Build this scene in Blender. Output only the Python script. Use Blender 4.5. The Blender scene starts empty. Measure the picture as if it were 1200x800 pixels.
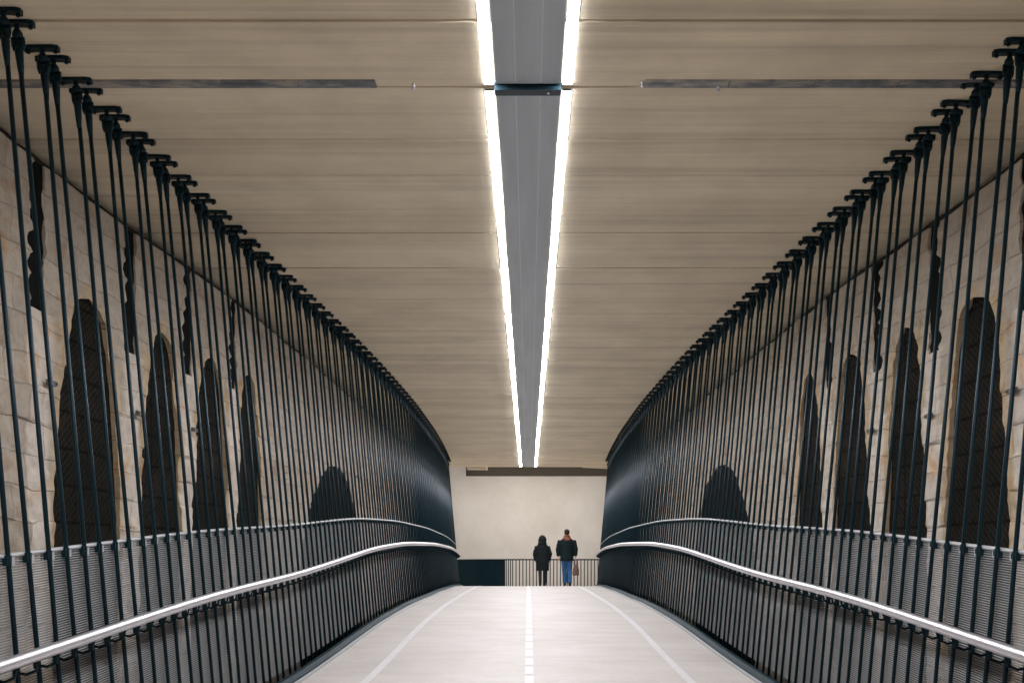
import bpy, math, random
from mathutils import Vector, noise
random.seed(7)
C = bpy.context.scene.collection
S = bpy.context.scene
EYE = 1.72            # camera height above the near deck; heights below are given relative to the eye
H = 2.80              # ceiling above the eye

# ------------------------------------------------------------------ camera, world, light levels
cam = bpy.data.cameras.new('camera'); co = bpy.data.objects.new('camera', cam); C.objects.link(co)
co.location = (0, 0, EYE); co.rotation_euler = (math.radians(90), 0, 0)
cam.lens = 36; cam.sensor_width = 36; cam.shift_x = -19/1200; cam.shift_y = 250/1200
cam.clip_start = .05; cam.clip_end = 900
S.camera = co
w = bpy.data.worlds.new('World'); S.world = w; w.use_nodes = True
nt = w.node_tree; bg = nt.nodes['Background']
sky = nt.nodes.new('ShaderNodeTexSky'); sky.sky_type = 'NISHITA'; sky.sun_disc = False
sky.sun_elevation = math.radians(4); sky.sun_rotation = math.radians(200)
nt.links.new(sky.outputs[0], bg.inputs[0]); bg.inputs[1].default_value = .012
S.view_settings.view_transform = 'Standard'; S.view_settings.look = 'None'
S.view_settings.exposure = 0.15; S.view_settings.gamma = 1; S.view_settings.use_curve_mapping = False
LED = 92.0            # radiance of the two light lines
ADDED_LED = 45.0  # radiance of the unseen lamp added to brighten the end wall
S.cycles.max_bounces = 6; S.cycles.diffuse_bounces = 5; S.cycles.glossy_bounces = 2; S.cycles.transmission_bounces = 0

# ------------------------------------------------------------------ helpers
def interp(x, xs, ys):
    if x <= xs[0]: return ys[0]
    for i in range(len(xs)-1):
        if x <= xs[i+1]:
            t = (x-xs[i])/(xs[i+1]-xs[i]); return ys[i]*(1-t)+ys[i+1]*t
    return ys[-1]
def smooth_interp(xs, ys):
    # sampled and blurred so the plan and the deck profile have no kinks
    n = 420; z0, z1 = -10., 40.; v = [interp(z0+(z1-z0)*i/n, xs, ys) for i in range(n+1)]
    for _ in range(60): v = [v[0]]+[(v[i-1]+2*v[i]+v[i+1])/4 for i in range(1, n)]+[v[-1]]
    def f(z):
        t = max(0, min(n-1e-6, (z-z0)/(z1-z0)*n)); i = int(t); t -= i
        return v[i]*(1-t)+v[i+1]*t
    return f
tip = smooth_interp([-10,0,4.5,5.64,6.73,9.03,11.69,13.28,15.27,18.8,23,27,30.5,33],
                    [3.0,2.78,2.64,2.598,2.54,2.43,2.29,2.20,2.13,2.06,2.08,2.17,2.30,2.40])
deck = smooth_interp([-10,0,4.5,7.2,9.4,10.8,13,15.5,20,25,30,33,37,40],
                     [-2.3,-1.72,-1.43,-1.22,-1.12,-1.02,-.85,-.76,-.725,-.77,-.905,-1.04,-1.20,-1.3])
def Xt(z): return tip(z)+.085                     # hanger at the ceiling
def Xf(z, y): return Xt(z)-.09*(H-y)              # leaning plane of the hangers
def P(x, z, y): return (x, z, y+EYE)

def nmesh(name, V, F, mats, parent=None, smooth=False, fm=None, loc=None):
    me = bpy.data.meshes.new(name); me.from_pydata(V, [], F)
    for m in (mats if isinstance(mats, (list, tuple)) else [mats]): me.materials.append(m)
    if smooth: me.polygons.foreach_set('use_smooth', [True]*len(F))
    if fm: me.polygons.foreach_set('material_index', fm)
    me.update()
    o = bpy.data.objects.new(name, me); C.objects.link(o)
    if parent: o.parent = parent
    if loc: o.location = loc
    return o
class MB:
    def __init__(s): s.V = []; s.F = []; s.M = []
    def add(s, V, F, m=0):
        n = len(s.V); s.V += [tuple(v) for v in V]; s.F += [tuple(i+n for i in f) for f in F]; s.M += [m]*len(F)
    def box(s, a, b, m=0, bev=0):
        x0,y0,z0 = a; x1,y1,z1 = b
        s.add([(x0,y0,z0),(x1,y0,z0),(x1,y1,z0),(x0,y1,z0),(x0,y0,z1),(x1,y0,z1),(x1,y1,z1),(x0,y1,z1)],
              [(0,3,2,1),(4,5,6,7),(0,1,5,4),(1,2,6,5),(2,3,7,6),(3,0,4,7)], m)
    def tube(s, pts, r, n=8, m=0, cap=True, flat=None):
        pts = [Vector(p) for p in pts]; rings = []
        for i, p in enumerate(pts):
            t = (pts[min(i+1, len(pts)-1)]-pts[max(i-1, 0)]).normalized()
            up = Vector((0,0,1)) if abs(t.z) < .9 else Vector((0,1,0))
            a = t.cross(up).normalized(); b = a.cross(t).normalized()
            ri = r[i] if isinstance(r, (list, tuple)) else r
            ra, rb = ri if isinstance(ri, tuple) else (ri, ri)
            rings.append([p+a*math.cos(2*math.pi*k/n)*ra+b*math.sin(2*math.pi*k/n)*rb for k in range(n)])
        V = [v for g in rings for v in g]; F = []
        for i in range(len(rings)-1):
            for k in range(n):
                F.append((i*n+k, i*n+(k+1)%n, (i+1)*n+(k+1)%n, (i+1)*n+k))
        if cap: F += [tuple(range(n-1,-1,-1)), tuple((len(rings)-1)*n+k for k in range(n))]
        s.add(V, F, m)
    def sweep(s, sect, stations, closed=True, m=0):
        # sect(z) -> list of 3-D points at station z
        rings = [sect(z) for z in stations]; n = len(rings[0])
        V = [v for g in rings for v in g]; F = []
        for i in range(len(rings)-1):
            for k in range(n if closed else n-1):
                F.append((i*n+k, i*n+(k+1)%n, (i+1)*n+(k+1)%n, (i+1)*n+k))
        if closed: F += [tuple(range(n-1,-1,-1)), tuple((len(rings)-1)*n+k for k in range(n))]
        s.add(V, F, m)
    def build(s, name, mats, parent=None, smooth=False, loc=None):
        return nmesh(name, s.V, s.F, mats, parent, smooth, s.M, loc)
def tag(o, label, cat, group=None):
    o['label'] = label; o['category'] = cat
    if group: o['group'] = group
    return o
def empty(name, loc=(0,0,0)):
    o = bpy.data.objects.new(name, None); C.objects.link(o); o.location = loc; o.empty_display_size = .1
    return o
def struct(o): o['kind'] = 'structure'; return o
def rng(a, b, st):
    n = max(1, int(round((b-a)/st))); return [a+(b-a)*i/n for i in range(n+1)]

# ------------------------------------------------------------------ materials
def mat(name, col=(.5,.5,.5), rough=.6, metal=0., spec=.5):
    m = bpy.data.materials.new(name); m.use_nodes = True
    b = m.node_tree.nodes['Principled BSDF']
    b.inputs['Base Color'].default_value = (*col, 1); b.inputs['Roughness'].default_value = rough
    b.inputs['Metallic'].default_value = metal; b.inputs['Specular IOR Level'].default_value = spec
    return m
class G:
    def __init__(s, m): s.t = m.node_tree; s.b = s.t.nodes['Principled BSDF']
    def n(s, typ, **kw):
        n = s.t.nodes.new('ShaderNode'+typ)
        for k, v in kw.items():
            if k in n.inputs.keys():
                n.inputs[k].default_value = v
            else: setattr(n, k, v)
        return n
    def l(s, a, b): s.t.links.new(a, b)
    def coords(s, scale=(1,1,1), src='Object'):
        tc = s.n('TexCoord'); mp = s.n('Mapping'); mp.inputs['Scale'].default_value = scale
        s.l(tc.outputs[src], mp.inputs[0]); return mp.outputs[0]
    def noise(s, vec, scale, detail=4, rough=.55):
        n = s.n('TexNoise'); n.inputs['Scale'].default_value = scale; n.inputs['Detail'].default_value = detail
        n.inputs['Roughness'].default_value = rough; s.l(vec, n.inputs['Vector']); return n.outputs['Fac']
    def ramp(s, fac, stops):
        r = s.n('ValToRGB'); e = r.color_ramp.elements
        while len(e) < len(stops): e.new(.5)
        for q, (p, c) in zip(e, stops): q.position = p; q.color = (*c, 1) if len(c) == 3 else c
        s.l(fac, r.inputs[0]); return r.outputs[0]
    def mix(s, a, b, fac, mode='MIX'):
        m = s.n('Mix'); m.data_type = 'RGBA'; m.blend_type = mode
        for sock, v in ((m.inputs[0], fac), (m.inputs[6], a), (m.inputs[7], b)):
            if hasattr(v, 'links') or isinstance(v, bpy.types.NodeSocket): s.l(v, sock)
            else: sock.default_value = v if not isinstance(v, tuple) else ((*v, 1) if len(v) == 3 else v)
        return m.outputs[2]
    def bump(s, h, dist, strength=1):
        b = s.n('Bump'); b.inputs['Distance'].default_value = dist; b.inputs['Strength'].default_value = strength
        s.l(h, b.inputs['Height']); s.l(b.outputs[0], s.b.inputs['Normal']); return b

M = {}
# board-marked concrete ceiling: boards run across the walkway
m = M['ceiling'] = mat('board_marked_concrete', rough=.75); g = G(m)
v1 = g.coords((.05, 1.3, 1)); v2 = g.coords((.22, 9, 1)); v3 = g.coords((1, 1, 1)); v4 = g.coords((.5, 45, 1))
a = g.ramp(g.noise(v1, 1.4, 5, .7), [(.3, (.66,.57,.43)), (.52, (.77,.675,.51)), (.72, (.82,.73,.57))])
b = g.ramp(g.noise(v2, 1.0, 4, .6), [(.28, (.78,.78,.78)), (.5, (1,1,1)), (.75, (1.0,1.0,1.0))])
c = g.ramp(g.noise(v3, 1.1, 6, .65), [(.3, (.78,.78,.78)), (.6, (1,1,1))])
d = g.ramp(g.noise(v4, 1.0, 2, .5), [(.3, (.93,.93,.93)), (.6, (1,1,1))])
col = g.mix(g.mix(g.mix(a, b, 1., 'MULTIPLY'), c, .8, 'MULTIPLY'), d, .7, 'MULTIPLY')
g.l(col, g.b.inputs['Base Color']); g.bump(g.noise(v4, 1.2, 4), .006)
# smooth pale end wall
m = M['end_wall'] = mat('pale_concrete', rough=.8); g = G(m)
v = g.coords(); a = g.ramp(g.noise(v, .9, 6, .65), [(.3, (.50,.465,.425)), (.65, (.58,.55,.515))])
b = g.ramp(g.noise(v, 6, 5, .7), [(.22, (.75,.72,.68)), (.38, (1,1,1))])
g.l(g.mix(a, b, 1., 'MULTIPLY'), g.b.inputs['Base Color']); g.bump(g.noise(v, 14, 4), .004)
# deck
m = M['deck'] = mat('pale_deck_concrete', rough=.62); g = G(m)
v = g.coords(); vs = g.coords((.35, 1.6, 1)); a = g.ramp(g.noise(v, 1.1, 8, .68), [(.28, (.435,.40,.375)), (.7, (.53,.495,.47))])
b = g.ramp(g.noise(v, 55, 3, .6), [(.3, (.84,.84,.84)), (.6, (1,1,1))])
c = g.ramp(g.noise(vs, 2.3, 6, .7), [(.3, (.86,.85,.84)), (.55, (1,1,1))])
g.l(g.mix(g.mix(a, b, .7, 'MULTIPLY'), c, .9, 'MULTIPLY'), g.b.inputs['Base Color'])
g.bump(g.noise(v, 90, 3), .002)
M['deck'].node_tree.nodes['Principled BSDF'].inputs['Specular IOR Level'].default_value = .3
m = M['paint'] = mat('worn_white_paint', rough=.5); g = G(m)
v = g.coords(); g.l(g.ramp(g.noise(v, 14, 6, .7), [(.3, (.47,.445,.435)), (.5, (.575,.555,.565))]), g.b.inputs['Base Color'])
# dark blue-green coated steel
m = M['steel'] = mat('dark_coated_steel', (.003,.013,.018), .40, .0, .20)
M['steel'].node_tree.nodes['Principled BSDF'].inputs['Specular Tint'].default_value = (.62,.82,1,1); m = M['steel']; g = G(m)
v = g.coords(src='Object'); g.l(g.ramp(g.noise(v, 9, 4), [(.3, (.39,.39,.39)), (.7, (.41,.41,.41))]), g.b.inputs['Roughness'])
M['steel_flat'] = mat('dark_matt_steel', (.005,.018,.024), .6, .0, .1)
m = M['inox'] = mat('brushed_stainless', (.66,.65,.68), .42, 1.)
m = M['wire'] = mat('galvanised_wire', (.165,.17,.17), .6, .0)
M['galv'] = mat('galvanised_strip', (.36,.37,.38), .5, .25)
m = M['panel'] = mat('grey_ceiling_panel', (.30,.335,.37), .5, .0); g = G(m)
v = g.coords((4, .25, 1)); g.l(g.ramp(g.noise(v, 2, 5, .6), [(.3, (.34,.385,.43)), (.7, (.43,.48,.53))]), g.b.inputs['Base Color'])
M['seam'] = mat('pale_panel_seam', (.62,.64,.65), .5)
m = M['joint_plate'] = mat('streaked_metal_cover', (.2,.22,.24), .5, .3); g = G(m)
v = g.coords((5, 14, 1)); g.l(g.ramp(g.noise(v, 1, 4, .6), [(.36, (.10,.115,.13)), (.5, (.20,.21,.22)), (.66, (.42,.39,.34))]), g.b.inputs['Base Color'])
m = M['led'] = bpy.data.materials.new('led_diffuser'); m.use_nodes = True
b_ = m.node_tree.nodes['Principled BSDF']; b_.inputs['Base Color'].default_value = (.8,.8,.8,1)
b_.inputs['Emission Color'].default_value = (.955, .955, 1., 1); b_.inputs['Emission Strength'].default_value = LED
m = M['added_led'] = m.copy(); m.name = 'added_lamp_diffuser'
m.node_tree.nodes['Principled BSDF'].inputs['Emission Strength'].default_value = ADDED_LED
m.node_tree.nodes['Principled BSDF'].inputs['Emission Color'].default_value = (1., .95, .90, 1)
M['lens_body'] = mat('fixture_metal', (.35,.37,.39), .4, .7)
M['ground'] = mat('dark_ground', (.10,.09,.08), .9)
g = G(M['ground']); v = g.coords(); g.l(g.ramp(g.noise(v, 3, 6), [(.3, (.06,.055,.05)), (.7, (.16,.145,.13))]), g.b.inputs['Base Color'])

# stone: uses a uv map holding (distance along wall, height)
def stone_mat(name, pal, bw=.42, bh=.21, mortar=(.33,.285,.23), dark=.0):
    m = mat(name, rough=.85); g = G(m)
    uv = g.n('UVMap'); uv.uv_map = 'wall_uv'
    nz = g.n('TexNoise'); nz.inputs['Scale'].default_value = 1.7; nz.inputs['Detail'].default_value = 3
    g.l(uv.outputs[0], nz.inputs['Vector'])
    vm = g.n('VectorMath'); vm.operation = 'SUBTRACT'; vm.inputs[1].default_value = (.5,.5,.5); g.l(nz.outputs['Color'], vm.inputs[0])
    sc = g.n('VectorMath'); sc.operation = 'SCALE'; sc.inputs['Scale'].default_value = .16; g.l(vm.outputs[0], sc.inputs[0])
    ad = g.n('VectorMath'); ad.operation = 'ADD'; g.l(uv.outputs[0], ad.inputs[0]); g.l(sc.outputs[0], ad.inputs[1])
    br = g.n('TexBrick'); br.offset = .47; br.squash = 1.25; br.squash_frequency = 3
    br.inputs['Color1'].default_value = (*pal[0], 1); br.inputs['Color2'].default_value = (*pal[1], 1)
    br.inputs['Mortar'].default_value = (*mortar, 1); br.inputs['Scale'].default_value = 1
    br.inputs['Mortar Size'].default_value = .007; br.inputs['Mortar Smooth'].default_value = .8
    br.inputs['Brick Width'].default_value = bw; br.inputs['Row Height'].default_value = bh
    g.l(ad.outputs[0], br.inputs['Vector'])
    n1 = g.noise(uv.outputs[0], 2.1, 7, .65)
    st = g.ramp(n1, [(.30, pal[3]), (.44, (1,1,1)), (.56, (1,1,1)), (.66, pal[2])])
    n2 = g.noise(uv.outputs[0], 10, 8, .74)
    gr = g.ramp(n2, [(.27, (.30,.26,.22)), (.38, (.80,.78,.76)), (.5, (.95,.95,.95)), (.62, (1.06,1.05,1.04))])
    att = g.n('Attribute'); att.attribute_name = 'tint'
    col = g.mix(g.mix(br.outputs['Color'], st, .95, 'MULTIPLY'), gr, .85, 'MULTIPLY')
    col = g.mix(col, att.outputs['Color'], 1., 'MULTIPLY')
    g.l(col, g.b.inputs['Base Color'])
    inv = g.n('Math'); inv.operation = 'MULTIPLY_ADD'; inv.inputs[1].default_value = -1.; g.l(br.outputs['Fac'], inv.inputs[0])
    k = g.n('Math'); k.operation = 'MULTIPLY'; k.inputs[1].default_value = .6; g.l(n2, k.inputs[0]); g.l(k.outputs[0], inv.inputs[2])
    g.bump(inv.outputs[0], .016, .55)
    return m
M['stone'] = stone_mat('old_limestone', [(.48,.42,.345), (.40,.345,.28), (.92,.70,.50), (.70,.52,.38)], .46, .23)
# dark herringbone brick of the niches
m = M['niche'] = mat('sooty_brick', rough=.9, spec=.08); g = G(m)
uv = g.n('UVMap'); uv.uv_map = 'wall_uv'
mp = g.n('Mapping'); mp.inputs['Rotation'].default_value = (0,0,math.radians(-38)); g.l(uv.outputs[0], mp.inputs[0])
br = g.n('TexBrick'); br.inputs['Scale'].default_value = 1; br.inputs['Brick Width'].default_value = .19; br.inputs['Row Height'].default_value = .045
br.inputs['Mortar Size'].default_value = .006
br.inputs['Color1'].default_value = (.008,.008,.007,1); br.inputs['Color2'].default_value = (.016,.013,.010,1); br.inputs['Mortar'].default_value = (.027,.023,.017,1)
g.l(mp.outputs[0], br.inputs['Vector'])
b2 = g.n('TexBrick'); b2.offset = 0; b2.inputs['Scale'].default_value = 1; b2.inputs['Brick Width'].default_value = 3.; b2.inputs['Row Height'].default_value = .27
b2.inputs['Mortar Size'].default_value = .012; b2.inputs['Color1'].default_value = (1,1,1,1); b2.inputs['Color2'].default_value = (1,1,1,1); b2.inputs['Mortar'].default_value = (.25,.3,.3,1)
g.l(uv.outputs[0], b2.inputs['Vector'])
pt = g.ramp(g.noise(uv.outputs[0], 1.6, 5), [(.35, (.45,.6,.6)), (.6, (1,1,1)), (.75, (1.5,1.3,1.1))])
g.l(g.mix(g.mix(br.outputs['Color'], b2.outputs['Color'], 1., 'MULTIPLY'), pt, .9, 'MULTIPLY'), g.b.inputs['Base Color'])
g.bump(br.outputs['Fac'], -.012)
M['slot'] = mat('black_recess_shade', (.008,.009,.009), .9, 0, .05)  # recess shade painted black, for the broken slots and low arches
M['shade_dark'] = mat('painted_shade_dark', (.05,.045,.04), .9, 0, .1)  # dark tone paints the shadow band under the ceiling; wall core shares it
M['iron'] = mat('grey_iron_tie', (.13,.125,.12), .6, .3)

# ------------------------------------------------------------------ setting: ground, path, ceiling
gm = MB(); gm.add([(-300,-300,-1.15),(300,-300,-1.15),(300,300,-1.15),(-300,300,-1.15)], [(0,1,2,3)])
struct(gm.build('ground', M['ground']))

Zs = rng(-8, 30.6, .2)
def edge(z): return Xf(z, deck(z))-.10
def pedge(z):
    if z <= 30.6: return edge(z)
    return edge(30.6)
pm = MB()
def dsec(z, under=.28):
    e = pedge(z); d = deck(z); xs = [-e+2*e*i/12 for i in range(13)]
    return [P(x, z, d) for x in xs]+[P(e, z, d-under), P(-e, z, d-under)]
pm.sweep(dsec, Zs)
struct(pm.build('path', M['deck']))
lm = MB()                                   # landing beyond the end of the hangers
lm.sweep(lambda z: [P(x, z, deck(z)+.0) for x in (-6,-3,0,3,6)]+[P(6,z,deck(z)-.3),P(-6,z,deck(z)-.3)], rng(30.603, 36.9, .3))
struct(lm.build('landing_pavement', M['deck']))

def line_strip(f0, f1, zs):
    b = MB()
    b.sweep(lambda z: [P(f0(z), z, deck(z)+.004), P(f1(z), z, deck(z)+.004)], zs, closed=False)
    return b
for sgn in (-1, 1):
    lb = line_strip(lambda z: sgn*(.705*edge(z)-.038), lambda z: sgn*(.705*edge(z)+.038), Zs)
    o = struct(lb.build('painted_edge_line', M['paint']))
cb = MB(); z = 2.0
while z < 30.3:
    b = line_strip(lambda q: -.040+.01, lambda q: .040+.01, rng(z, min(z+.42, 30.4), .2)); cb.add(b.V, b.F); z += .50
M['faint'] = mat('faded_centre_paint', (.545,.525,.53), .6)
struct(cb.build('painted_centre_line', M['faint']))

# ceiling slab with grooves between the board marks
seams = sorted([1.2,2.6,3.5,4.55,5.37,6.128,6.9,7.55,8.46,8.91,10.0,11.16,11.55,12.35,13.4,14.7,16.4,17.9,19.3,20.8,22.5,24.1,25.9,27.6,29.3,31.0,-1,-3,-5,-6.5])
cm = MB(); prof = [(-8., 0.)]; lev = 0.
for s in seams:
    deep = .022 if s in (5.37, 6.128, 10.0, 14.7, 8.91) else .006
    wd = .013 if deep > .02 else .006
    prof += [(s-wd, lev), (s-wd+.001, deep), (s+wd-.001, deep)]
    lev = random.uniform(-.003, .003); prof += [(s+wd, lev)]
prof.append((32.6, 0.))
V = []
for x in (-4.2, 4.2): V += [P(x, q, H+d) for q, d in prof]
n = len(prof); F = [(i, i+1, n+i+1, n+i) for i in range(n-1)]
cm.add(V, F); cm.box(P(-4.2, -8, H+.03), P(4.2, 32.6, H+.6))
struct(cm.build('ceiling', M['ceiling']))

# ------------------------------------------------------------------ stone walls with niches and broken slots
def wallX(z): return WX(z)
WX = smooth_interp([-10,6.5,7.2,8.4,9.0,9.7,10.4,12,15,20,33,40],[3.5,3.38,3.36,3.34,3.29,3.20,3.15,3.10,3.06,3.03,3.0,3.0])
def prof_tall(u):   # half width factor against height
    us = [0,.37,.60,.714,.82,.88,.93,.96,.98,.99,1.0]; ws = [1,.87,.77,.69,.61,.54,.46,.38,.28,.18,.0]
    return interp(u, us, ws)
def prof_low(u): return max(0, 1-u)**.43
def build_wall(sgn, niches, slots, seedv, label):
    root = empty('stone_wall', P(sgn*3.4, 12, -2.87)); tag(root, label, 'wall')
    base = root.location.copy()
    rnd = random.Random(seedv)
    Yb, Yt = -2.87, H-.001
    feats = [('n',)+n_ for n_ in niches]+[('s',)+s_ for s_ in slots]
    feats.sort(key=lambda f: f[1])
    # rows
    rows = rng(Yb, .0, .06)+[y for y in rng(.0, Yt, .020)][1:]
    tops = sorted({f[3] for f in feats})
    rows = sorted([r for r in rows if all(abs(r-t) > .011 for t in tops)]+tops)
    def slot_edges(f, y):
        _, z0, z1, ybot, sd = f
        # scalloped stones bite into the near edge
        q = (y+sd+.06*noise.noise(Vector((y*2.3, sd*9, 0))))/.155; s1 = abs(math.sin(math.pi*q))**.9*(.065+.07*noise.noise(Vector((math.floor(q)*5.3, sd, 2))))+.030*noise.noise(Vector((sd, y*9, 1)))+.016*noise.noise(Vector((sd, y*31, 1)))
        q2 = (y+sd*1.7)/.21; s2 = abs(math.sin(math.pi*q2))**.7*.018+.022*noise.noise(Vector((sd, y*7, 7)))+.010*noise.noise(Vector((sd, y*27, 7)))
        return z0+.045-s1+.0, z1+.03-s2
    def nedges(f, y):
        _, z0, z1, yap, kind = f
        zc = (z0+z1)/2; hw = (z1-z0)/2; u = (y-.02)/(yap-.02)
        if u <= 0: k = 1
        elif u >= 1: k = 0
        else: k = prof_tall(u) if kind == 0 else prof_low(u)
        j = .004*noise.noise(Vector((z0*3, y*6, 5)))+.002*noise.noise(Vector((z0*3, y*23, 5)))
        h = hw*k
        return zc-h+j*(k > 0), zc+h-j*(k > 0)
    # columns described per gap / feature
    cols = []   # each: (kind, feature index, t)
    cuts = [3.2]+[None]*len(feats)+[33.]
    gapst = lambda a: .03 if a < 12.5 else (.06 if a < 18 else .12)
    for i in range(len(feats)+1):
        a = 3.2 if i == 0 else feats[i-1][2]; b = 33. if i == len(feats) else feats[i][1]
        if i == len(feats):
            nseg = 140
        else: nseg = max(3, int((b-a)/gapst(a)))
        for k in range(nseg+1): cols.append(('g', i, (k/nseg)))
        if i < len(feats):
            f = feats[i]; nn = max(5, int((f[2]-f[1])/gapst(f[1])))
            for k in range(nn+1): cols.append(('f', i, k/nn))
    V = []; UV = []; T = []
    for y in rows:
        ed = []
        for f in feats:
            if f[0] == 'n': e0, e1 = nedges(f, y)
            else:
                e0, e1 = slot_edges(f, y) if y > f[3]-.001 else (f[1]+.045, f[2])
            ed.append((e0, e1))
        for kd, i, t in cols:
            if kd == 'g':
                a = 3.2 if i == 0 else ed[i-1][1]; b = 33. if i == len(feats) else ed[i][0]
                zz = a+(b-a)*t; dep = 0.
            else:
                f = feats[i]; e0, e1 = ed[i]; zz = e0+(e1-e0)*t
                if f[0] == 'n': dep = .035 if y < f[3]-1e-4 else 0.
                else: dep = .012 if (y > f[3]+1e-4 and y < 2.70) else 0.
                if f[0] == 's' and dep > 0: zz = e0+.002+(e1-e0-.004)*t
            X = wallX(zz)
            # rough stone: blocks bulge and lean a little
            if dep == 0:
                row_ = math.floor((y+3)/.23); cx_ = math.floor((zz+.21*(row_ % 2)+.1*noise.noise(Vector((row_*3.1, 0, 0))))/.46)
                hb = noise.noise(Vector((cx_*7.3, row_*3.7, sgn*2)))
                X -= .020*hb+.026*noise.noise(Vector((zz*2.5, y*2.5, sgn*4)))+.013*noise.noise(Vector((zz*9, y*11, sgn)))
            else: X += .006*noise.noise(Vector((zz*8, y*8, 9)))
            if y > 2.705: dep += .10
            V.append(P(sgn*(X+dep), zz, y)); UV.append((zz, y+3))
            # stone tone that stays with the wall: plaster-like surrounds and pale quoin piers under the slots
            c = [1., 1., 1.]
            pale = 0
            for f in feats:
                if f[0] == 's' and f[1]-.03 < zz < f[2]+.10 and y < f[3]+.02: pale = 1
                if f[0] == 'n':
                    e0, e1 = ed[feats.index(f)]; dd = min(abs(zz-e0), abs(zz-e1)) if not (e0 < zz < e1) else 9
                    if dd < .10 and f[4] == 0 and y < f[3]+.1: c = [1.14, 1.02, .82]
            if pale: c = [1.42, 1.46, 1.54]
            T.append((*c, 1))
    nc = len(cols); F = []; grp = []
    for r in range(len(rows)-1):
        ym = (rows[r]+rows[r+1])/2
        for cidx in range(nc-1):
            a, b = cols[cidx], cols[cidx+1]
            q = (r*nc+cidx, r*nc+cidx+1, (r+1)*nc+cidx+1, (r+1)*nc+cidx)
            if sgn < 0: q = q[::-1]
            k = 0
            if a[0] == 'f' and b[0] == 'f':
                f = feats[a[1]]
                if f[0] == 'n' and ym < f[3]: k = 1+a[1]
                elif f[0] == 's' and ym > f[3] and ym < 2.70: k = 1+a[1]
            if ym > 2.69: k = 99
            F.append(q); grp.append(k)
    def emit(name, k, material):
        sel = [f for f, gk in zip(F, grp) if gk == k]
        if not sel: return
        used = sorted({i for f in sel for i in f}); mp_ = {u: j for j, u in enumerate(used)}
        o = nmesh(name, [tuple(Vector(V[u])-base) for u in used], [tuple(mp_[i] for i in f) for f in sel], material, root, smooth=False)
        me = o.data; uvl = me.uv_layers.new(name='wall_uv')
        li = [0]*len(me.loops); me.loops.foreach_get('vertex_index', li)
        flat = []
        for i in li: flat += UV[used[i]]
        uvl.data.foreach_set('uv', flat)
        at = me.color_attributes.new('tint', 'FLOAT_COLOR', 'POINT'); flat = []
        for u in used: flat += T[u]
        at.data.foreach_set('color', flat)
        return o
    emit('stonework', 0, M['stone']); emit('shadow_joint', 99, M['shade_dark'])
    for i, f in enumerate(feats):
        if f[0] == 'n': emit('niche_infill', 1+i, M['niche'] if f[4] == 0 else M['slot'])
        else: emit('broken_recess', 1+i, M['slot'])
    bb = MB(); bb.box(tuple(Vector(P(min(sgn*3.62, sgn*4.1), -8, Yb))-base), tuple(Vector(P(max(sgn*3.62, sgn*4.1), 33, H-.002))-base)); bb.build('wall_core', M['shade_dark'], root)
    nb = MB(); nb.sweep(lambda z: [tuple(Vector(P(sgn*wallX(z), z, Yb))-base), tuple(Vector(P(sgn*wallX(z), z, H-.004))-base)], rng(-8, 3.2, .8), closed=False)
    o = nb.build('stonework', M['stone'], root)
    me = o.data; uvl = me.uv_layers.new(name='wall_uv')
    for lp in me.loops: v_ = me.vertices[lp.vertex_index].co; uvl.data[lp.index].uv = (v_.y+12, v_.z)
    at = me.color_attributes.new('tint', 'FLOAT_COLOR', 'POINT')
    for d_ in at.data: d_.color = (1,1,1,1)
    return root
build_wall(-1, [(7.24,8.37,1.95,0),(8.70,9.56,1.98,0),(9.76,10.76,1.97,0),(11.0,11.96,2.02,0),(13.85,18.7,1.40,1)],
           [(6.93,7.10,1.69,.11),(8.42,8.60,1.68,.37),(9.585,9.74,1.70,.62),(10.80,10.96,1.77,.05)], 3,
           'rough beige stone wall with tall dark niches, behind the left hanger rods')
build_wall(1, [(7.14,8.21,1.93,0),(8.50,9.33,1.98,0),(9.62,10.60,1.98,0),(10.9,11.9,2.02,0),(13.85,18.7,1.42,1)],
           [(6.78,6.98,1.66,.21),(8.28,8.45,1.66,.47),(9.40,9.56,1.70,.02),(10.64,10.80,1.75,.55)], 5,
           'rough beige stone wall with tall dark niches, behind the right hanger rods')
# short iron ties let into the piers
ords = ['first', 'second', 'third']
for sgn, side, spots in ((-1,'left',[(7.15,1.20),(8.62,1.19),(9.74,1.19)]), (1,'right',[(7.05,1.13),(8.40,1.14),(9.55,1.16)])):
    for i, (z, y) in enumerate(spots):
        b = MB(); b.box((-.012,-.06,-.018), (.012,.06,.018)); b.tube([(-sgn*.012,-.045,0),(-sgn*.022,-.045,0)], .009, 6); b.tube([(-sgn*.012,.045,0),(-sgn*.022,.045,0)], .009, 6)
        o = b.build('iron_tie', M['iron'], loc=P(sgn*(wallX(z)-.035), z, y))
        tag(o, 'small grey iron tie on the %s stone wall, beside its %s tall niche' % (side, ords[i]), 'iron tie', 'iron ties on the stone walls')

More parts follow.
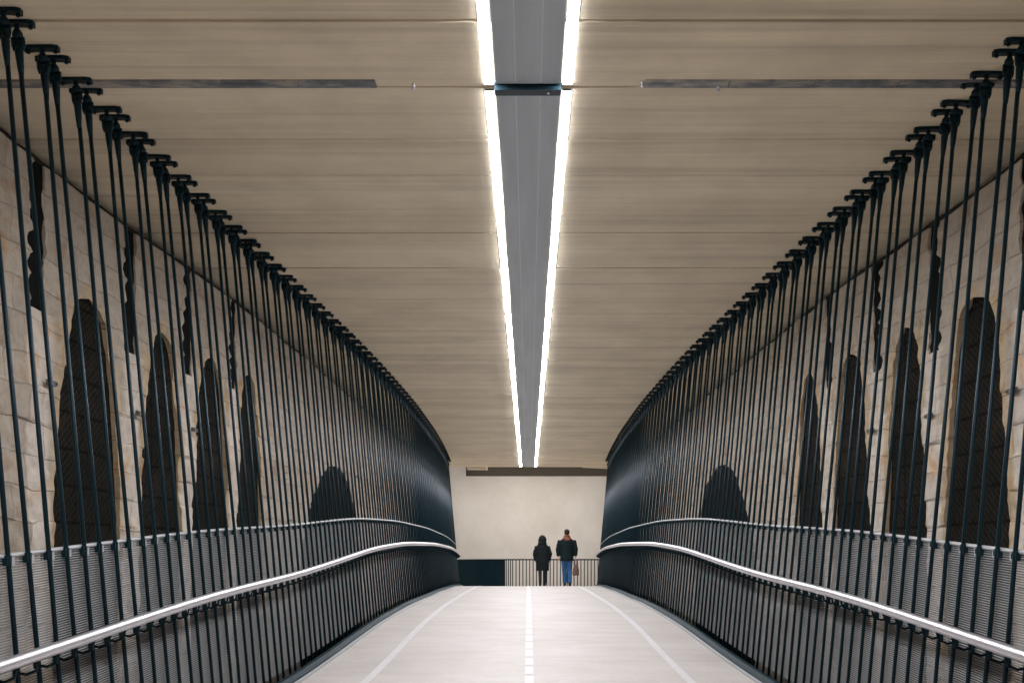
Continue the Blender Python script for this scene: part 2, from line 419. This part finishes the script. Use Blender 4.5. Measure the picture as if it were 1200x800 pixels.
# ------------------------------------------------------------------ ceiling light lines, panel, cross bar
def seg_lights(z0, z1, where):
    for sgn in (-1, 1):
        r = empty('linear_ceiling_light', P(sgn*.233+.0, (z0+z1)/2, H))
        tag(r, 'white light line on the ceiling, %s of the grey panel, %s' % ('left' if sgn < 0 else 'right', where), 'ceiling light', 'LED light lines along the ceiling')
        hz = (z1-z0)/2; b = MB(); n = max(2, int((z1-z0)/1.5)); st = [-hz+2*hz*i/n for i in range(n+1)]
        b.sweep(lambda q: [(-.027,q,-.0025),(-.025,q,-.006),(-.016,q,-.008),(.016,q,-.008),(.025,q,-.006),(.027,q,-.0025)], st)
        b.build('diffuser', M['led'], r)
        b = MB(); b.box((-.034,-hz,-.002), (.034,hz,-.0005)); b.build('housing', M['lens_body'], r)
        for e in (-hz-.006, hz):
            b = MB(); b.box((-.028, e, -.014), (.028, e+.006, -.001)); b.build('end_cap', M['lens_body'], r)
seg_lights(-7.5, 6.07, 'nearest length')
seg_lights(6.16, 32.3, 'long far length')
for z0, z1, wh in ((-7.5, 6.065, 'nearest length'), (6.165, 32.45, 'beyond the dark crossbar')):
    b = MB()
    for x0, x1 in ((-.193,-.078), (-.072,.072), (.078,.193)): b.box(P(x0, z0, H-.012), P(x1, z1, H-.001))
    r = b.build('ceiling_panel', M['panel'])
    s = MB()
    for x in (-.075, .075): s.box(P(x-.003, z0, H-.009), P(x+.003, z1, H-.001))
    s.build('panel_seam', M['seam'], r)
    tag(r, 'grey-blue metal panel between the two ceiling light lines, '+wh, 'ceiling panel')
b = MB(); b.box(P(-.20, 6.072, H-.045), P(.195, 6.150, H-.001)); 
o = b.build('crossbar', M['steel']); tag(o, 'short dark crossbar between the two light lines', 'crossbar')
b = MB(); b.tube([P(.12, 6.11, H-.045), P(.12, 6.11, H-.052)], .008, 8); b.build('screw', M['inox'], o)
for x0, x1, sd in ((-3.2,-.90,'left'), (.69,3.2,'right')):
    b = MB(); k = 5
    for i in range(k):
        a0 = x0+(x1-x0)*i/k; a1 = x0+(x1-x0)*(i+1)/k-.004; b.box(P(a0, 6.03, H-.016), P(a1, 6.113, H+.006))
    o = b.build('joint_cover', M['joint_plate']); tag(o, 'streaked metal cover strip across the ceiling joint, %s of the lights' % sd, 'cover strip')
for x, yy, lb in ((-.68, 6.09, 'small bright ceiling bolt left of the lights'), (.675, 6.06, 'small bright ceiling bolt just right of the lights'), (1.13, 6.09, 'small dark bolt on the right cover strip')):
    b = MB(); b.tube([(0,0,0),(0,0,-.022)], .013, 8); b.tube([(0,0,-.022),(0,0,-.034)], .008, 8)
    o = b.build('ceiling_bolt', M['inox'], loc=P(x, yy, H-.002-(.011 if x > .7 else 0))); tag(o, lb, 'bolt')

# ------------------------------------------------------------------ railings and handrails
HAND = .935
RAIL = smooth_interp([0,4.7,6.1,9,11.8,13.6,16.5,22,30],[1.41,1.40,1.385,1.385,1.355,1.30,1.27,1.225,1.22])
Zr = rng(2.0, 30.6, .18)
def railoff(z): return interp(z, [8, 13], [.022, -.001])
for sgn, sd in ((-1,'left'), (1,'right')):
    r = empty('railing', P(sgn*2.3, 16, deck(16))); base = r.location.copy()
    tag(r, 'steel railing with fine horizontal mesh, along the %s side of the walkway' % sd, 'railing')
    L = lambda x, z, y: tuple(Vector(P(sgn*x, z, y))-base)
    b = MB(); b.sweep(lambda z: [L(Xf(z,deck(z)+RAIL(z))+railoff(z)+.018*math.cos(q), z, deck(z)+RAIL(z)+.012*math.sin(q)) for q in [k*math.pi/4 for k in range(8)]], Zr)
    b.build('top_rail', M['galv'], r, smooth=True)
    def wire_section(z, q):
        d = deck(z)+q; x = Xf(z, d); return [L(x+.020, z, d-.0045), L(x+.0245, z, d), L(x+.020, z, d+.0045), L(x+.0165, z, d)]
    b = MB(); y = .10
    while y < 1.37:
        b.sweep(lambda z: wire_section(z, .10+(y-.10)/1.27*(RAIL(z)-.115)), Zr[::2])
        y += .0128
    b.build('mesh_infill', M['wire'], r)
    b = MB(); b.sweep(lambda z: [L(pedge(z)+.002, z, deck(z)-.25), L(pedge(z)+.095, z, deck(z)-.25), L(pedge(z)+.095, z, deck(z)+.05), L(pedge(z)+.055, z, deck(z)+.05), L(pedge(z)+.012, z, deck(z)+.02), L(pedge(z)+.002, z, deck(z)+.02)], Zr)
    b.build('base_plate', M['steel_flat'], r)
    b = MB(); b.sweep(lambda z: [L(pedge(z)-.035, z, deck(z)+.002), L(pedge(z)-.001, z, deck(z)+.002), L(pedge(z)-.001, z, deck(z)+.016), L(pedge(z)-.035, z, deck(z)+.010)], Zr)
    b.build('edge_strip', M['galv'], r)
    hr = MB(); hr.tube([P(sgn*(Xf(z,deck(z)+HAND)-.105), z, deck(z)+HAND) for z in rng(2.0, 30.75, .22)], .031, 16)
    o = hr.build('handrail', M['inox'], smooth=True)
    tag(o, 'round brushed steel handrail running along the %s railing' % sd, 'handrail')

# ------------------------------------------------------------------ hanger rods
def anchor_mesh():
    b = MB()
    n = 7; st = [-.095+.19*i/n for i in range(n+1)]
    def sec(x):
        d = .004+.012*min(1, (abs(x)/.095)**3); wy = .026 if abs(x) < .09 else .016
        return [(x,-wy,-.002),(x,wy,-.002),(x,wy,-.016-d),(x,-wy,-.016-d)]
    b.sweep(sec, st)
    for x in (-.075, .075): b.tube([(x,0,-.02),(x,0,-.040)], .011, 6)
    me = b.build('anchor_plate', M['steel']); return me
def fork_mesh():
    b = MB()
    b.tube([(0,0,-.018),(0,0,-.052)], [.014,.013], 8)
    b.tube([(0,0,-.045),(0,0,-.062),(0,0,-.088)], [(.017,.017),(.027,.021),(.028,.021)], 10)
    for s in (-1,1): b.tube([(s*.018,0,-.085),(s*.018,0,-.125),(s*.012,0,-.150)], [(.018,.0095),(.018,.0095),(.017,.010)], 8)
    b.tube([(-.031,0,-.108),(.031,0,-.108)], .009, 8)
    b.tube([(0,0,-.140),(0,0,-.165),(0,0,-.24),(0,0,-.30)], [(.020,.020),(.022,.020),(.017,.017),(.0119,.0119)], 10)
    return b.build('fork', M['steel'], smooth=True)
def clamp_mesh():
    b = MB(); b.box((-.020,-.022,-.045), (.020,.022,.004)); b.box((-.026,.004,-.034), (-.0205,.020,-.006), 0)
    return b.build('rail_clamp', M['steel_flat'])
def lug_mesh():
    b = MB(); b.box((-.005,.0225,-.044), (.005,.078,.000)); return b.build('clamp_lug', M['galv'])
protos = []
def proto(o): me = o.data; bpy.data.objects.remove(o); return me
A_ME, F_ME, C_ME, L_ME = proto(anchor_mesh()), proto(fork_mesh()), proto(clamp_mesh()), proto(lug_mesh())
def inst(name, me, parent, loc, rz=0, rot=None):
    o = bpy.data.objects.new(name, me); C.objects.link(o); o.parent = parent; o.location = loc
    o.rotation_euler = rot if rot else (0,0,rz); return o
ORD = ['first','second','third','fourth','fifth','sixth','seventh','eighth','ninth','tenth','eleventh','twelfth','thirteenth','fourteenth','fifteenth','sixteenth','seventeenth','eighteenth','nineteenth','twentieth']
TEN = {20:'twenty',30:'thirty'}
def ordw(n):
    if n <= 20: return ORD[n-1]
    t = n//10*10; return TEN[t]+('-'+ORD[n-t-1] if n > t else 'th') if n != 30 else 'thirtieth'
PER = .385
for sgn, sd, ph in ((-1,'left',5.638), (1,'right',5.560)):
    cnt = 0
    for k in range(-3, 65):
        for ab in (0, 1):
            zt = ph+k*PER+(.125 if ab else 0)
            if zt > 30.55 or zt < 4.3: continue
            zb = zt+(.045 if ab else -.045)
            jt = random.uniform(-.004, .004)
            top = Vector(P(sgn*(Xt(zt)+(0 if not ab else .0)), zt+jt, H))
            yb = deck(zb)-.12; bot = Vector(P(sgn*Xf(zb, yb), zb, yb))
            r = empty('hanger_rod', bot)
            xr = 619+sgn*1200*Xf(zb, .1)/zb
            vis = (xr > 2 and sgn < 0) or (xr < 1198 and sgn > 0)
            if vis: cnt += 1
            if not vis: lab = 'dark steel hanger rod cut off by the %s edge of the photo' % sd
            elif cnt <= 36: lab = '%s dark steel hanger rod of the %s row, counting from its near end' % (ordw(cnt), sd)
            elif zt < 17.5: lab = 'dark hanger rod of the %s row, in its tight stretch beside the low niche' % sd
            else: lab = 'dark hanger rod of the %s row, in the far end where the rods merge' % sd
            tag(r, lab, 'hanger rod', 'hanger rods of the %s row' % sd)
            d = top-bot
            ang = (-math.atan2(d.y, d.z), math.atan2(d.x, d.z), 0)
            inst('anchor_plate', A_ME, r, d, random.uniform(-.05,.05))
            inst('fork', F_ME, r, d, rot=(ang[0], ang[1], random.uniform(-.2,.2)))
            b = MB(); q = d-d.normalized()*.27
            b.tube([(0,0,0), tuple(q*.5), tuple(q)], .0122, 10, cap=True)
            b.build('rod', M['steel'], r, smooth=True)
            t = (deck(zb)+RAIL(zb)-yb)/d.z*1.0; t = (deck(zb)+RAIL(zb)+EYE-bot.z)/d.z
            c_ = inst('rail_clamp', C_ME, r, d*t+Vector((sgn*.012,0,0)))
            inst('clamp_lug', L_ME, c_, (0,0,0))
            t2 = (deck(zb)+HAND+EYE-bot.z)/d.z; hp = d*t2
            hb = MB(); hx = -sgn*.105
            hb.tube([(hp.x, hp.y, hp.z-.085), (hp.x+hx*.45, hp.y, hp.z-.095), (hp.x+hx*.9, hp.y, hp.z-.075), (hp.x+hx, hp.y, hp.z-.028)], .0075, 6)
            hb.tube([(hp.x, hp.y, hp.z-.105), (hp.x, hp.y, hp.z-.065)], .018, 8)
            hb.build('handrail_bracket', M['steel'], r)

# ------------------------------------------------------------------ end of the walkway
b = MB(); b.box(P(-7, 37, -2.87), P(7, 37.4, 2.845))
o = b.build('end_wall', M['end_wall']); tag(o, 'smooth pale concrete wall closing the view at the far end', 'wall')
j = MB()
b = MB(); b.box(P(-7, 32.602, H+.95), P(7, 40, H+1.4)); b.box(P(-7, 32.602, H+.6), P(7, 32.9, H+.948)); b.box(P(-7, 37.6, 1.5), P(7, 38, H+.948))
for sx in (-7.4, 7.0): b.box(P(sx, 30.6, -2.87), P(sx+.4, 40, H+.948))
struct(b.build('ceiling_recess', mat('painted_shade_concrete', (.13,.11,.09), .9)))  # darker concrete colour carries the shade of the unlit recess
b = MB(); b.box(P(-3.2, 36.975, -1.6), P(-2.25, 36.999, H+.45)); o = b.build('concrete_pier', M['end_wall']); tag(o, 'pale concrete corner pier at the far left end of the walkway', 'pier')
b = MB(); b.box(P(-1.95, 32.65, H-.06), P(-1.32, 33.1, H+.9)); o = b.build('beam_stub', M['ceiling']); tag(o, 'short concrete beam stub under the dark recess, upper left of end wall', 'beam')
b = MB(); b.add([P(1.75,32.65,H+.02),P(2.6,32.65,H-.02),P(2.6,32.65,H+.9),P(1.4,32.65,H+.9),P(1.75,33.1,H+.02),P(2.6,33.1,H-.02),P(2.6,33.1,H+.9),P(1.4,33.1,H+.9)],
               [(0,1,2,3),(7,6,5,4),(0,4,5,1),(1,5,6,2),(2,6,7,3),(3,7,4,0)])
o = b.build('beam_haunch', M['ceiling']); tag(o, 'sloping concrete haunch under the dark recess, upper right of end wall', 'beam')
r = empty('linear_ceiling_light', P(0, 33.9, H+.95)); tag(r, 'added unseen lamp for the end wall, behind the far edge of the ceiling', 'ceiling light')  # added lamp, out of view, to light the end wall
b = MB(); b.box((-3.4,-.16,-.05),(3.4,.16,-.002)); b.build('housing', M['lens_body'], r)
b = MB(); b.box((-3.38,-.15,-.062),(3.38,.15,-.0505)); b.build('diffuser', M['added_led'], r)
# cross railing: straight on the right, sweeping back towards the walkway on the left
def crx(s):     # s = distance from the right end
    xs = 2.55; L1 = 2.9
    if s < L1: return (xs-s, 35.4)
    t = s-L1; R = 1.6; A = math.radians(70)
    if t < R*A: a = t/R; return (xs-L1-R*math.sin(a), 35.4-R*(1-math.cos(a)))
    t -= R*A; x0, z0 = xs-L1-R*math.sin(A), 35.4-R*(1-math.cos(A))
    return (x0-t*math.cos(A), z0-t*math.sin(A))
r = empty('railing', P(0, 35.4, deck(35.4))); base = r.location.copy()
tag(r, 'low dark bar railing across the far end, behind the two walkers', 'railing')
TOP = -.155
def CL(s, y): x, z = crx(s); return tuple(Vector(P(x, z, y))-base)
smax = 2.9+1.6*math.radians(70)+1.9
b = MB(); b.tube([CL(s, TOP) for s in rng(0, smax, .15)], .022, 8); b.build('top_rail', M['steel_flat'], r)
b = MB(); b.tube([CL(s, -1.10) for s in rng(0, smax, .15)], .02, 6); b.build('bottom_rail', M['steel_flat'], r)
s = 0.02; nb = 0
while s < smax and nb < 99:
    b = MB(); b.tube([CL(s, TOP-.01), CL(s, -1.11)], .016, 6); b.build('bar', M['steel_flat'], r)
    s += .118 if s < 3.0 else .075; nb += 1
b = MB(); b.sweep(lambda q: [tuple(Vector(CL(q, TOP-.02))+Vector((0,.03,0))), tuple(Vector(CL(q, -1.1))+Vector((0,.03,0))), tuple(Vector(CL(q, -1.1))+Vector((0,.04,0))), tuple(Vector(CL(q, TOP-.02))+Vector((0,.04,0)))], rng(3.35, smax, .1))
b.build('dark_panel', M['steel_flat'], r)

# ------------------------------------------------------------------ the two walkers
def remesh(name, b, voxel, material, parent, smooth_it=6, bumpiness=0):
    o = b.build(name, material, None)
    md = o.modifiers.new('r', 'REMESH'); md.mode = 'VOXEL'; md.voxel_size = voxel
    ms = o.modifiers.new('s', 'SMOOTH'); ms.iterations = smooth_it; ms.factor = .5
    dg = bpy.context.evaluated_depsgraph_get(); me = bpy.data.meshes.new_from_object(o.evaluated_get(dg))
    bpy.data.objects.remove(o)
    if bumpiness:
        for v in me.vertices:
            n_ = noise.noise(Vector((v.co.x*5, v.co.y*5, v.co.z*11))); v.co += v.normal*n_*bumpiness
    me.polygons.foreach_set('use_smooth', [True]*len(me.polygons))
    me.materials.clear(); me.materials.append(material)
    o2 = bpy.data.objects.new(name, me); C.objects.link(o2)
    if parent: o2.parent = parent
    return o2
def loft(b, secs, n=20):
    # secs: (z, cx, cy, rx, ry)
    V = []; F = []
    for (z, cx, cy, rx, ry) in secs:
        for k in range(n):
            a = 2*math.pi*k/n; V.append((cx+rx*math.cos(a), cy+ry*math.sin(a), z))
    for i in range(len(secs)-1):
        for k in range(n): F.append((i*n+k, i*n+(k+1)%n, (i+1)*n+(k+1)%n, (i+1)*n+k))
    F += [tuple(range(n-1,-1,-1)), tuple((len(secs)-1)*n+k for k in range(n))]
    b.add(V, F)
def fabric(name, col, rough=.9):
    m = mat(name, col, rough, 0, .12); g = G(m); v = g.coords(); g.l(g.mix(col, tuple(min(1,c*1.9) for c in col), g.noise(v, 7, 5)), g.b.inputs['Base Color']); g.bump(g.noise(v, 40, 4), .004); return m
skin = mat('skin', (.45,.27,.20), .55)
def hand(b, w, d, side, curl=.4):
    # w wrist point, d direction down the forearm, side +1/-1 where the thumb leaves
    w = Vector(w); d = Vector(d).normalized(); fw = Vector((0,1,0)); across = fw
    lat = d.cross(fw).normalized()
    b.tube([w, w+d*.045, w+d*.09], [(.022,.026),(.016,.038),(.015,.038)], 10)
    for i, ln in enumerate((.062,.075,.080,.070)):
        o = across*((i-1.5)*.0185)
        p0 = w+d*.085+o; p1 = p0+d*ln*.45; p2 = p1+(d*.9+lat*curl*side)*ln*.35; p3 = p2+(d*.6+lat*(curl+.5)*side)*ln*.3
        b.tube([p0,p1,p2,p3], [.0092,.009,.0085,.007], 8)
    t0 = w+d*.03+fw*.022; t1 = t0+(d*.5+fw*.6)*.045; t2 = t1+(d+fw*.15)*.035
    b.tube([t0,t1,t2], [.012,.0105,.008], 8)

def limb(b, pts, rs): b.tube(pts, rs, 12)
def ball(b, c, r): 
    n = 10; secs = []
    for i in range(1, n): a = math.pi*i/n; secs.append((c[2]-math.cos(a)*r[2], c[0], c[1], math.sin(a)*r[0], math.sin(a)*r[1]))
    loft(b, secs, 16)
def body(root, h, lankle, rankle, lknee, rknee, arms, hw, shoulder_w):
    k = h/1.78; b = MB()
    hip = .93*k
    limb(b, [(-.09*k,0,hip),(lknee[0],lknee[1],lknee[2]),(lankle[0],lankle[1],lankle[2])], [.085*k,.057*k,.042*k])
    limb(b, [(.09*k,0,hip),(rknee[0],rknee[1],rknee[2]),(rankle[0],rankle[1],rankle[2])], [.085*k,.057*k,.042*k])
    loft(b, [(.86*k,0,0,.13*k,.10*k),(.95*k,0,0,.165*k,.115*k),(1.08*k,0,0,.14*k,.10*k),(1.25*k,0,0,.155*k,.11*k),(1.40*k,0,0,shoulder_w*.92,.105*k),(1.46*k,0,0,shoulder_w*.7,.08*k),(1.50*k,0,0,.07*k,.065*k),(1.58*k,0,.008,.058*k,.06*k)])
    ball(b, (0,.018,1.665*k), (.076*k,.098*k,.118*k))
    b.tube([(0,.105*k,1.675*k),(0,.132*k,1.645*k)], [.011,.015], 6)           # nose
    for s in (-1,1): ball(b, (s*.076*k,.01,1.66*k), (.012,.022,.032))          # ears
    b.tube([(-.025,.103*k,1.61*k),(0,.112*k,1.608*k),(.025,.103*k,1.61*k)], .008, 6)   # mouth
    for sh, el, wr, sd in arms:
        limb(b, [sh, el, wr], [.050*k,.040*k,.027*k])
        dd = Vector(wr)-Vector(el); hand(b, wr, dd, sd)
    return remesh('body', b, .0075, skin, root, 3)

# --- woman in the long hooded coat
zw = 31.0; wr_ = empty('person', P(.43, zw, deck(zw)+.004))
tag(wr_, 'person in a long black hooded coat walking away, left of the pair', 'person')
coatblack = fabric('black_coat_cloth', (.007,.010,.011))
h = 1.60; k = h/1.78
armsW = [((-.17,0,1.28),(-.24,.0,1.03),(-.20,.09,.86),1), ((.17,0,1.28),(.24,0,1.03),(.20,.09,.86),-1)]
body(wr_, h, (-.075,-.10,.09), (.085,.13,.07), (-.08,.03,.46), (.085,.13,.45), armsW, .09, .165)
b = MB(); limb(b, [(-.085,0,.80),(-.08,.03,.46),(-.075,-.10,.12)], [.085,.062,.048]); limb(b, [(.085,0,.80),(.085,.13,.45),(.085,.13,.10)], [.085,.062,.048])
remesh('trousers', b, .012, fabric('dark_trouser_cloth', (.022,.027,.028)), wr_, 4, .004)
for sx, sy, sz in ((-.075,-.10,.0), (.085,.13,.0)):
    b = MB(); b.tube([(sx, sy-.055, sz+.042),(sx, sy+.03, sz+.045),(sx, sy+.12, sz+.033),(sx, sy+.175, sz+.028)], [(.030,.030),(.040,.042),(.042,.030),(.028,.020)], 10)
    b.tube([(sx, sy-.01, sz+.05),(sx, sy, sz+.20)], [.043,.052], 10)
    o = remesh('boot', b, .010, fabric('black_boot_leather', (.01,.01,.01), .5), wr_, 2)
b = MB(); loft(b, [(.50,0,.0,.225,.19),(.62,0,.0,.222,.185),(.80,0,0,.225,.17),(.95,0,0,.20,.155),(1.10,0,0,.205,.155),(1.24,0,0,.225,.15),(1.33,0,0,.17,.125),(1.38,0,-.01,.11,.11)])
for s in (-1,1): limb(b, [(s*.175,0,1.27),(s*.262,-.01,1.03),(s*.235,.06,.87),(s*.20,.10,.82)], [.085,.072,.062,.058])
remesh('coat', b, .014, coatblack, wr_, 4, .010)
b = MB(); ball(b, (0,.0,1.475), (.128,.140,.150)); ball(b, (0,-.03,1.37), (.155,.12,.09)); ball(b, (0,.03,1.56), (.09,.10,.075))
remesh('hood', b, .014, coatblack, wr_, 3, .012)
b = MB(); pts = [(.118*math.cos(a), .10+.02*math.sin(a), 1.475+.145*math.sin(a)) for a in [math.pi*2*i/20 for i in range(21)]]; b.tube(pts, .026, 8, cap=False)
remesh('fur_trim', b, .010, fabric('dark_fur', (.02,.017,.015)), wr_, 1, .012)

wr_.scale = (.90,.95,.945)
# --- man with scarf, jeans and bag
zm = 31.0; mr = empty('person', P(1.17, zm, deck(zm)+.004))
tag(mr, 'person in black jacket, rust scarf and blue jeans, carrying a brown bag', 'person')
armsM = [((-.20,0,1.46),(-.275,-.02,1.17),(-.265,.03,.93),1), ((.20,0,1.46),(.275,-.03,1.17),(.275,-.02,.93),-1)]
body(mr, 1.80, (-.06,.12,.09), (.09,-.14,.10), (-.075,.14,.50), (.09,.02,.50), armsM, .1, .20)
b = MB(); loft(b, [(.86,0,0,.165,.125),(.97,0,0,.175,.13)]); limb(b, [(-.085,0,.92),(-.075,.135,.50),(-.06,.12,.10)], [.105,.075,.068]); limb(b, [(.09,0,.92),(.09,.02,.50),(.09,-.14,.11)], [.105,.075,.068])
m = fabric('blue_denim', (.024,.075,.17)); g = G(m)
remesh('jeans', b, .012, m, mr, 3, .007)
for sx, sy in ((-.06,.12), (.09,-.14)):
    b = MB(); b.tube([(sx, sy-.07, .042),(sx, sy+.03, .047),(sx, sy+.13, .035),(sx, sy+.195, .028)], [(.034,.032),(.044,.046),(.047,.032),(.03,.020)], 10); b.tube([(sx,sy,.05),(sx,sy,.13)], [.045,.045], 10)
    remesh('shoe', b, .010, fabric('dark_shoe_leather', (.012,.011,.011), .5), mr, 2)
b = MB(); loft(b, [(.80,0,0,.215,.155),(.90,0,0,.213,.16),(1.05,0,0,.20,.150),(1.20,0,0,.212,.152),(1.36,0,0,.235,.15),(1.46,0,0,.215,.13),(1.52,0,-.01,.12,.10)])
for s in (-1,1): limb(b, [(s*.205,0,1.44),(s*.292,-.02,1.17),(s*.275,.0 if s < 0 else -.02,.95)], [.088,.070,.056])
remesh('jacket', b, .013, fabric('black_jacket_cloth', (.006,.012,.014)), mr, 4, .010)
b = MB(); loft(b, [(1.44,0,-.015,.165,.125),(1.50,0,-.01,.145,.12),(1.56,0,0,.105,.105),(1.61,0,0,.092,.095)])
b.tube([(-.10,-.10,1.52),(-.02,-.135,1.47),(.09,-.125,1.47)], [.035,.045,.035], 8)
remesh('scarf', b, .011, fabric('rust_wool', (.13,.05,.035)), mr, 2, .012)
b = MB(); ball(b, (0,-.006,1.715), (.088,.104,.095)); loft(b, [(1.63,0,-.045,.070,.055),(1.70,0,-.02,.084,.09)])
remesh('hair', b, .008, fabric('dark_brown_hair', (.022,.014,.011)), mr, 2, .008)
mr.scale = (.95,.95,.96)
# bag in the right hand: a thing of its own
hx, hy = P(1.17,zm,0)[0]+.27, zm-.025
bg_ = empty('tote_bag', P(hx, hy, deck(zm)+.33)); tag(bg_, 'brown bag hanging from the jeans wearer\'s right hand', 'bag')
b = MB(); loft(b, [(0,0,0,.085,.125),(.03,0,0,.10,.150),(.18,0,0,.095,.150),(.30,0,0,.060,.135),(.335,0,0,.030,.125)], 16)
leather = fabric('brown_bag_leather', (.11,.068,.052), .6); remesh('bag_body', b, .009, leather, bg_, 2, .008)
for s in (-1,1):
    b = MB(); b.tube([(s*.03,-.08,.31),(s*.022,-.055,.42),(s*.012,-.02,.475),(s*.012,.02,.475),(s*.022,.055,.42),(s*.03,.08,.31)], .008, 8); b.build('strap', leather, bg_, smooth=True)
